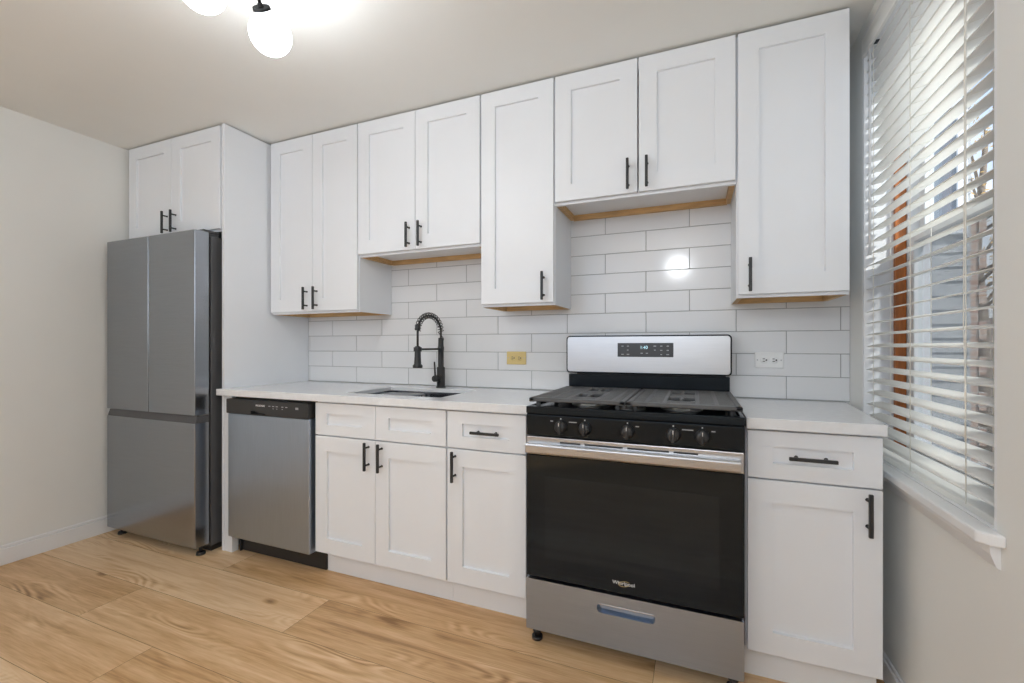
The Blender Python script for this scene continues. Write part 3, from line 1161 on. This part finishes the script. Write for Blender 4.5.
for x, w in ((0.102, 0.005), (0.184, 0.015), (0.418, 0.006), (0.584, 0.018), (0.664, 0.006)):
    bm = BM(); box(bm, x - w, x + w, -0.6876, -0.6852, 0.8665, 0.8695)
    obj('dial_mark', bm, 'grey_print', cp)
# backguard: black riser, steel panel, display
bm = BM()
box(bm, GX0 + 0.008, GX1 - 0.004, -0.085, -0.040, 0.913, 1.012, 0.002)
bg = obj('backguard_riser', bm, 'black_gloss', t)
bm = BM()
round_plate(bm, GX0 - 0.001, GX1 + 0.004, 1.018, 1.2055, -0.098, -0.030, 0.018)
obj('backguard_rim', bm, 'black_gloss', t)
bm = BM()
round_plate(bm, GX0 + 0.005, GX1 - 0.002, 1.024, 1.200, -0.1015, -0.0975, 0.014)
sp = obj('backguard_panel', bm, 'bright_steel', t, label='brushed steel panel of the backguard')
bm = BM(); box(bm, GX0 + 0.05, GX1 - 0.02, -0.080, -0.045, 1.011, 1.0185)
obj('vent_gap', bm, 'slot', t)
bm = BM()
box(bm, 0.257, 0.514, -0.1035, -0.1008, 1.101, 1.168, 0.001)
dp = obj('display', bm, 'display_face', sp)
# lettering
text_mesh('clock_digits', '1:40', 0.021, (0.381, -0.1040, 1.146), FRONT, 'display', t)
for x, z, w in ((0.262, 1.153, .005), (0.288, 1.153, .005), (0.287, 1.134, .004), (0.262, 1.113, .006), (0.288, 1.113, .006),
                (0.412, 1.153, .006), (0.441, 1.153, .005), (0.470, 1.153, .005), (0.441, 1.133, .005), (0.470, 1.133, .005),
                (0.441, 1.113, .004), (0.470, 1.113, .006), (0.352, 1.119, .005), (0.376, 1.119, .005), (0.412, 1.134, .004)):
    bm = BM(); box(bm, x + 0.019 - w, x + 0.019 + w, -0.1042, -0.1033, z - 0.002, z + 0.002)
    obj('key_print', bm, 'grey_print', t)
# oven door
bm = BM()
box(bm, GX0 + 0.001, GX1 - 0.001, -0.690, -0.656, 0.266, 0.7365, 0.003, seg=2)
od = obj('oven_door', bm, 'black_glass', t)
bm = BM()
box(bm, GX0 + 0.075, GX1 - 0.075, -0.6906, -0.6895, 0.345, 0.655, 0.0003)
obj('oven_window', bm, 'window_glass_dark', od)
bm = BM()
box(bm, GX0 + 0.001, GX1 - 0.001, -0.691, -0.656, 0.737, 0.806, 0.003, seg=2)
hb = obj('door_band', bm, 'bright_steel', od, label='brushed steel band across the top of the oven door')
bm = BM()
extrude_x(bm, [(-0.6905, 0.745), (-0.7165, 0.745), (-0.722, 0.750), (-0.722, 0.779), (-0.717, 0.784), (-0.6905, 0.782)], GX0 + 0.006, GX1 - 0.010, bev=0.003)
obj('door_handle', bm, 'bright_steel', od)
for a, b in ((0.136, 0.214), (0.230, 0.368), (0.384, 0.524), (0.539, 0.617)):
    bm = BM(); box(bm, a, b, -0.6925, -0.689, 0.786, 0.792)
    obj('vent_slot', bm, 'slot', od)
text_mesh('brand_lettering', 'Whirlpool', 0.0187, (0.371, -0.6908, 0.304), FRONT, 'white_print', od)
bm = BM()
ell = []
for k in range(28):
    a = math.radians(25 + 310 * k / 27)
    ell.append((0.373 + 0.019 * math.cos(a), -0.6912, 0.3030 + 0.009 * math.sin(a) + 0.003 * math.cos(a)))
tube(bm, ell, 0.0008, seg=6)
obj('emblem_swoosh', bm, 'gold', od)
# storage drawer with pressed handle pocket
bm = BM()
slab_with_hole(bm, GX0 + 0.001, GX1 - 0.001, 0.062, 0.256, -0.692, -0.656, 0.276, 0.478, 0.183, 0.216, 0.020, r=0.012)
sd = obj('storage_drawer', bm, 'steel', t)
bm = BM(); box(bm, 0.280, 0.474, -0.6935, -0.689, 0.2125, 0.2165, 0.001)
obj('pocket_lip', bm, 'bright_steel', sd)
for x in (GX0 + 0.03, GX1 - 0.03):
    for y in (-0.645, -0.08):
        bm = BM()
        cyl(bm, (x, y, 0.0), (x, y, 0.012), 0.021, 0.021)
        cyl(bm, (x, y, 0.012), (x, y, 0.058), 0.011)
        cyl(bm, (x, y, 0.030), (x, y, 0.038), 0.017)
        obj('foot', bm, 'black_plastic', t)


# ================================================================ OUTLETS
def outlet(label, x, z, mat, y=-0.0088):
    w, h = 0.0575, 0.036
    t = thing('wall_outlet', label, 'outlet', (x, y, z))
    bm = BM(); box(bm, x - w, x + w, y - 0.006, y, z - h, z + h, 0.003, seg=2)
    obj('cover_plate', bm, mat, t)
    for s in (-1, 1):
        cx = x + s * 0.0195
        bm = BM()
        lathe(bm, [(0.0165, 0.0), (0.0165, -0.002), (0.0155, -0.0025), (0.001, -0.0025)], (cx, y - 0.0058, z), axis='Y', seg=24)
        r = obj('receptacle', bm, mat, t)
        bm = BM()
        yy = y - 0.0086
        box(bm, cx - 0.007, cx + 0.002, yy - 0.0004, yy + 0.001, z + 0.0035, z + 0.0072)
        box(bm, cx - 0.007, cx + 0.003, yy - 0.0004, yy + 0.001, z - 0.0072, z - 0.0035)
        cyl(bm, (cx + 0.008, yy - 0.0004, z), (cx + 0.008, yy + 0.001, z), 0.0038, seg=12)
        obj('slots', bm, 'slot', r)
    for s in (-1, 1):
        bm = BM()
        cyl(bm, (x + s * 0.047, y - 0.0072, z), (x + s * 0.047, y - 0.0055, z), 0.003, seg=12)
        obj('screw', bm, 'grey_print', t)


outlet('yellow-gold outlet plate on the tile left of the range', -0.3105, 1.087, 'gold')
outlet('white outlet plate on the tile right of the range', 0.917, 1.090, 'white_plastic')

# ================================================================ CEILING LIGHT
HX, HY = -0.640, -1.385
t = thing('ceiling_light', 'ceiling light with lit white globe shades on dark metal arms', 'lamp', (HX, HY, CEIL))
bm = BM()
lathe(bm, [(0.065, 0.0), (0.065, -0.012), (0.055, -0.022), (0.010, -0.026), (0.010, -0.062), (0.022, -0.066), (0.022, -0.098), (0.004, -0.102)], (HX, HY, CEIL - 0.0005))
obj('canopy', bm, 'lamp_black', t)
hub = Vector((HX, HY, CEIL - 0.082))
GR = 0.064
for (gx, gy, gz), lean in (((-0.700, -1.247, 2.190), (0.026, -0.056, 0.044)), ((-0.733, -1.450, 2.204), (0.093, 0.065, 0.13)), ((-0.565, -1.50, 2.190), (-0.075, 0.115, 0.143))):
    c = Vector((gx, gy, gz))
    tilt = Vector(lean).normalized()
    top = c + tilt * (GR + 0.005)
    bm = BM()
    tube(bm, [top, top.lerp(hub, 0.5), hub], 0.0052, seg=12)
    obj('arm', bm, 'lamp_black', t)
    bm = BM()
    cyl(bm, tuple(top), tuple(top + tilt * 0.008), 0.0275, 0.026, seg=28)
    cyl(bm, tuple(top + tilt * 0.007), tuple(top + tilt * 0.018), 0.010, 0.007, seg=20)
    obj('collar', bm, 'lamp_black', t)
    bm = BM()
    bmesh.ops.create_uvsphere(bm, u_segments=40, v_segments=24, radius=GR, matrix=Matrix.Translation(c))
    for f in bm.faces:
        f.smooth = True
    cyl(bm, tuple(c + tilt * (GR - 0.012)), tuple(top - tilt * 0.0003), 0.022, 0.020, seg=28)
    obj('globe', bm, 'globe', t, label='lit white glass globe')

# ================================================================ WINDOW
win = bpy.data.objects.new('window_1', None)
COL.objects.link(win)
win.location = (XR, (WY0 + WY1) / 2, WZ0)
win['kind'] = 'structure'
# reveal lining
bm = BM()
e = 0.0005
box(bm, XR + 0.001, XO - 0.02, WY1 - 0.012, WY1 - e, WZ0 + 0.001, WZ1 - e)
box(bm, XR + 0.001, XO - 0.02, WY0 + e, WY0 + 0.012, WZ0 + 0.001, WZ1 - e)
box(bm, XR + 0.001, XO - 0.02, WY0 + 0.012, WY1 - 0.012, WZ1 - 0.012, WZ1 - e)
obj('jamb', bm, 'trim', win)
# stool with horn and apron
bm = BM()
sz0, sz1 = 0.7215, 0.749
prism(bm, [(XR - 0.042, -1.022), (XR - 0.042, -0.645), (XR - 0.042, -0.02), (XR - 0.0005, -0.02), (XR - 0.0005, -1.048), (XR - 0.024, -1.042)], sz0, sz1, 0.005)
box(bm, XR - 0.001, XO - 0.02, WY0 + 0.0005, WY1 - 0.0005, WZ0 + 0.0005, sz1)
obj('stool', bm, 'trim', win)
bm = BM()
a = [(XR - 0.0005, 0.7212), (XR - 0.020, 0.7212), (XR - 0.018, 0.700), (XR - 0.008, 0.672), (XR - 0.0005, 0.668)]
vs0 = [bm.verts.new((x, -1.028, z)) for x, z in a]
vs1 = [bm.verts.new((x, -0.02, z)) for x, z in a]
bm.faces.new(vs0); bm.faces.new(list(reversed(vs1)))
for i in range(len(a)):
    j = (i + 1) % len(a)
    bm.faces.new((vs0[i], vs1[i], vs1[j], vs0[j]))
bmesh.ops.recalc_face_normals(bm, faces=bm.faces[:])
obj('apron', bm, 'trim', win)
# stained stop, outer vinyl frame, sashes
fx = XO - 0.02
bm = BM()
for y0, y1 in ((WY1 - 0.030, WY1 - 0.0125), (WY0 + 0.0125, WY0 + 0.030)):
    box(bm, fx - 0.035, fx - 0.002, y0, y1, WZ0 + 0.02, WZ1 - 0.014)
obj('stained_stop', bm, 'orange_wood', win, label='orange-brown stained wooden stop')
ft = 0.036
bm = BM()
box(bm, fx, fx + 0.07, WY1 - ft, WY1 - e, WZ0 + 0.002, WZ1 - e)
box(bm, fx, fx + 0.07, WY0 + e, WY0 + ft, WZ0 + 0.002, WZ1 - e)
box(bm, fx, fx + 0.07, WY0 + ft, WY1 - ft, WZ1 - ft, WZ1 - e)
box(bm, fx, fx + 0.07, WY0 + ft, WY1 - ft, WZ0 + 0.002, WZ0 + ft)
obj('frame', bm, 'vinyl', win)
zm = 1.555


def sash(name, x, z0, z1, dark_bottom=False, dark_top=False):
    bm = BM()
    y0, y1 = WY0 + ft + 0.002, WY1 - ft - 0.002
    s = 0.040
    box(bm, x, x + 0.028, y0, y0 + s, z0, z1, 0.002)
    box(bm, x, x + 0.028, y1 - s, y1, z0, z1, 0.002)
    box(bm, x, x + 0.028, y0 + s, y1 - s, z0, z0 + 0.035, 0.002, mat=1 if dark_bottom else 0)
    box(bm, x, x + 0.028, y0 + s, y1 - s, z1 - 0.035, z1, 0.002, mat=1 if dark_top else 0)
    so = obj(name, bm, ['vinyl', 'dark_rail'], win)
    bm = BM(); box(bm, x + 0.012, x + 0.016, y0 + s, y1 - s, z0 + 0.035, z1 - 0.035)
    obj('pane', bm, 'glass', so)
    return so


sash('lower_sash', fx + 0.003, WZ0 + ft + 0.001, zm + 0.018)
sash('upper_sash', fx + 0.034, zm - 0.018, WZ1 - ft - 0.001, dark_bottom=True)
bm = BM()
box(bm, fx + 0.0675, fx + 0.0685, WY0 + ft, WY1 - ft, WZ0 + ft, zm)
obj('insect_screen', bm, 'screen', win)

# ---------------------------------------------------------------- blind
t = thing('window_blind', 'white horizontal slat blind hanging in the window opening', 'blind', (XR + 0.03, (WY0 + WY1) / 2, 0.75))
bx0, bx1 = XR + 0.006, XR + 0.058
by0, by1 = WY0 + 0.016, WY1 - 0.024
bm = BM()
box(bm, XR - 0.004, XR + 0.008, WY0 + 0.004, WY1 - 0.004, 2.286, 2.358, 0.002)
obj('valance', bm, 'slat', t)
bm = BM()
box(bm, bx0 + 0.004, bx1 + 0.004, by0, by1, 2.318, 2.362, 0.001)
hr = obj('headrail', bm, 'white_plastic', t)
for y in (by1 - 0.03, by1 - 0.30, by0 + 0.1):
    bm = BM(); box(bm, bx0 + 0.012, bx1 - 0.010, y - 0.012, y + 0.012, 2.3145, 2.3185)
    obj('cord_slot', bm, 'slot', hr)
bm = BM()
tilt = math.radians(12)
pitch = 0.0445
zs = []
z = 0.800
while z < 2.30:
    zs.append(z)
    z += pitch
xc = (bx0 + bx1) / 2
hw = 0.0252
for z in zs:
    n = 6
    rows_t, rows_b = [], []
    for y in (by0, by1):
        rt, rb = [], []
        for k in range(n + 1):
            s = -1 + 2 * k / n
            crown = 0.0022 * (1 - s * s)
            lx, lz = s * hw, crown
            X = xc + lx * math.cos(tilt) - lz * math.sin(tilt)
            Z = z + lx * math.sin(tilt) + lz * math.cos(tilt)
            rt.append(bm.verts.new((X, y, Z + 0.0013)))
            rb.append(bm.verts.new((X, y, Z - 0.0013)))
        rows_t.append(rt); rows_b.append(rb)
    for k in range(n):
        for rr, fl in ((rows_t, False), (rows_b, True)):
            q = [rr[0][k], rr[0][k + 1], rr[1][k + 1], rr[1][k]]
            f = bm.faces.new(q if fl else q[::-1]); f.smooth = True
    for k in range(n):
        bm.faces.new((rows_t[0][k], rows_t[0][k + 1], rows_b[0][k + 1], rows_b[0][k]))
        bm.faces.new((rows_t[1][k + 1], rows_t[1][k], rows_b[1][k], rows_b[1][k + 1]))
    for k in (0, n):
        bm.faces.new((rows_t[0][k], rows_t[1][k], rows_b[1][k], rows_b[0][k]))
bmesh.ops.recalc_face_normals(bm, faces=bm.faces[:])
obj('slats', bm, 'slat', t)
bm = BM(); box(bm, bx0 + 0.002, bx1 - 0.002, by0, by1, 0.7495, 0.767, 0.003, seg=2)
obj('bottom_rail', bm, 'slat', t)
for y in (-0.255, -0.565, -0.875):
    bm = BM()
    for x in (bx0 + 0.0005, bx1 - 0.0005):
        cyl(bm, (x, y, 0.764), (x, y, 2.32), 0.0012, seg=6)
    for z in zs:
        cyl(bm, (bx0 + 0.0005, y + 0.002, z - 0.007), (bx1 - 0.0005, y + 0.002, z + 0.004), 0.0006, seg=5)
    obj('ladder_cord', bm, 'cord', t)
bm = BM()
cyl(bm, (bx0 - 0.003, by1 - 0.05, 1.50), (bx0 - 0.003, by1 - 0.05, 2.30), 0.0045, seg=10)
cyl(bm, (bx0 - 0.003, by1 - 0.05, 2.29), (bx0 + 0.01, by1 - 0.05, 2.32), 0.003, seg=8)
obj('tilt_wand', bm, 'white_plastic', t)
bm = BM()
for k, dy in enumerate((0.0, 0.005)):
    tube(bm, [(bx0 - 0.002, by0 + 0.115 + dy, 2.32), (bx0 - 0.003, by0 + 0.115 + dy, 1.6), (bx0 - 0.003, by0 + 0.113 + 2 * dy, 1.2),
              (bx0 - 0.003, by0 + 0.118 - dy, 1.05), (bx0 - 0.003, by0 + 0.112 + dy, 0.92)], 0.0013, seg=6)
obj('lift_cord', bm, 'cord', t)

# ================================================================ OUTSIDE
bm = BM(); box(bm, XO + 0.06, 14, -6, 22, -3.2, -3.0)
struct('ground_outside', bm, 'concrete')


def neighbour_house():
    x0, x1, y0, y1, z0, z1 = -1.5, 2.87, 2.9, 5.6, -3.0, 6.0
    t = thing('neighbouring_house', 'pale grey sided house just outside, seen between the blind slats', 'house', ((x0 + x1) / 2, (y0 + y1) / 2, z0))
    bm = BM()
    box(bm, x0, x1, y0, y1, z0, z1)
    z = z0
    while z < z1:           # lapped boards
        extrude_x(bm, [(y0, z + 0.125), (y0 - 0.018, z), (y0, z)], x0, x1)
        z += 0.128
    obj('wall', bm, 'siding', t)
    for wx, wz in ((2.46, 2.75),):
        bm = BM()
        for a, b, c, d in ((-.40, -.33, -.6, .6), (.30, .37, -.6, .6), (.06, .11, -.6, .6), (-.33, .30, .53, .6), (-.33, .30, -.6, -.53)):
            box(bm, wx + a, wx + b, y0 - 0.06, y0 + 0.02, wz + c, wz + d)
        f = obj('window', bm, 'house_white', t)
        bm = BM(); box(bm, wx - 0.33, wx + 0.30, y0 - 0.035, y0 - 0.025, wz - 0.53, wz + 0.53)
        obj('pane', bm, 'house_pane', f)


neighbour_house()
t = thing('brick_building', 'tan red brick building corner behind the blind, against the sky', 'house', (3.6, 7.0, -3.0))
bm = BM(); box(bm, 2.6, 4.30, 6.0, 9.0, -3.0, 3.1)
for k in range(24):      # toothed corner
    if k % 2:
        box(bm, 4.30, 4.38, 5.98, 6.3, -3.0 + k * 0.25, -3.0 + (k + 1) * 0.25)
obj('wall', bm, 'brick', t)
bm = BM(); box(bm, 2.5, 4.42, 5.9, 9.1, 3.1, 3.22)
obj('coping', bm, 'concrete', t)
t = thing('low_house', 'low brown house far behind the right edge of the blind', 'house', (9.0, 15.5, -3.0))
bm = BM(); box(bm, 6.2, 12.0, 14.0, 17.0, -3.0, 1.9)
obj('wall', bm, 'brick', t)
bm = BM(); extrude_x(bm, [(13.7, 1.9), (15.5, 2.9), (17.3, 1.9)], 6.0, 12.2)
obj('roof', bm, 'concrete', t)


def tree(x, y, z0):
    t = thing('tree', 'autumn tree with thin yellow leaves outside the window', 'tree', (x, y, z0))
    bm = BM()
    tube(bm, [(x, y, z0), (x + .05, y, z0 + 2.2), (x - .03, y + .1, z0 + 4.2), (x + .1, y, z0 + 6.5)], [0.16, 0.13, 0.09, 0.03], seg=10)
    tips = []
    for k in range(16):
        a = random.uniform(0, 2 * PI)
        zb = z0 + random.uniform(2.6, 5.6)
        l = random.uniform(0.8, 1.6)
        p1 = Vector((x + math.cos(a) * l * .5, y + math.sin(a) * l * .5, zb + l * .35))
        p2 = Vector((x + math.cos(a) * l, y + math.sin(a) * l, zb + l * .8))
        tube(bm, [(x, y, zb), p1, p2], [0.035, 0.02, 0.006], seg=6)
        tips += [p1.lerp(p2, q) for q in (0.2, 0.5, 0.8, 1.0)]
    obj('trunk', bm, 'bark', t)
    bm = BM()
    for p in tips:
        for j in range(16):
            c = p + Vector((random.gauss(0, .16), random.gauss(0, .16), random.gauss(0, .14)))
            u = Vector((random.gauss(0, 1), random.gauss(0, 1), random.gauss(0, 1))).normalized()
            w = u.orthogonal().normalized()
            s = random.uniform(0.03, 0.055)
            bm.faces.new([bm.verts.new(c + q) for q in (u * s, w * s * .6, -u * s, -w * s * .6)])
    obj('foliage', bm, 'leaf', t)


tree(5.75, 9.2, -1.2)
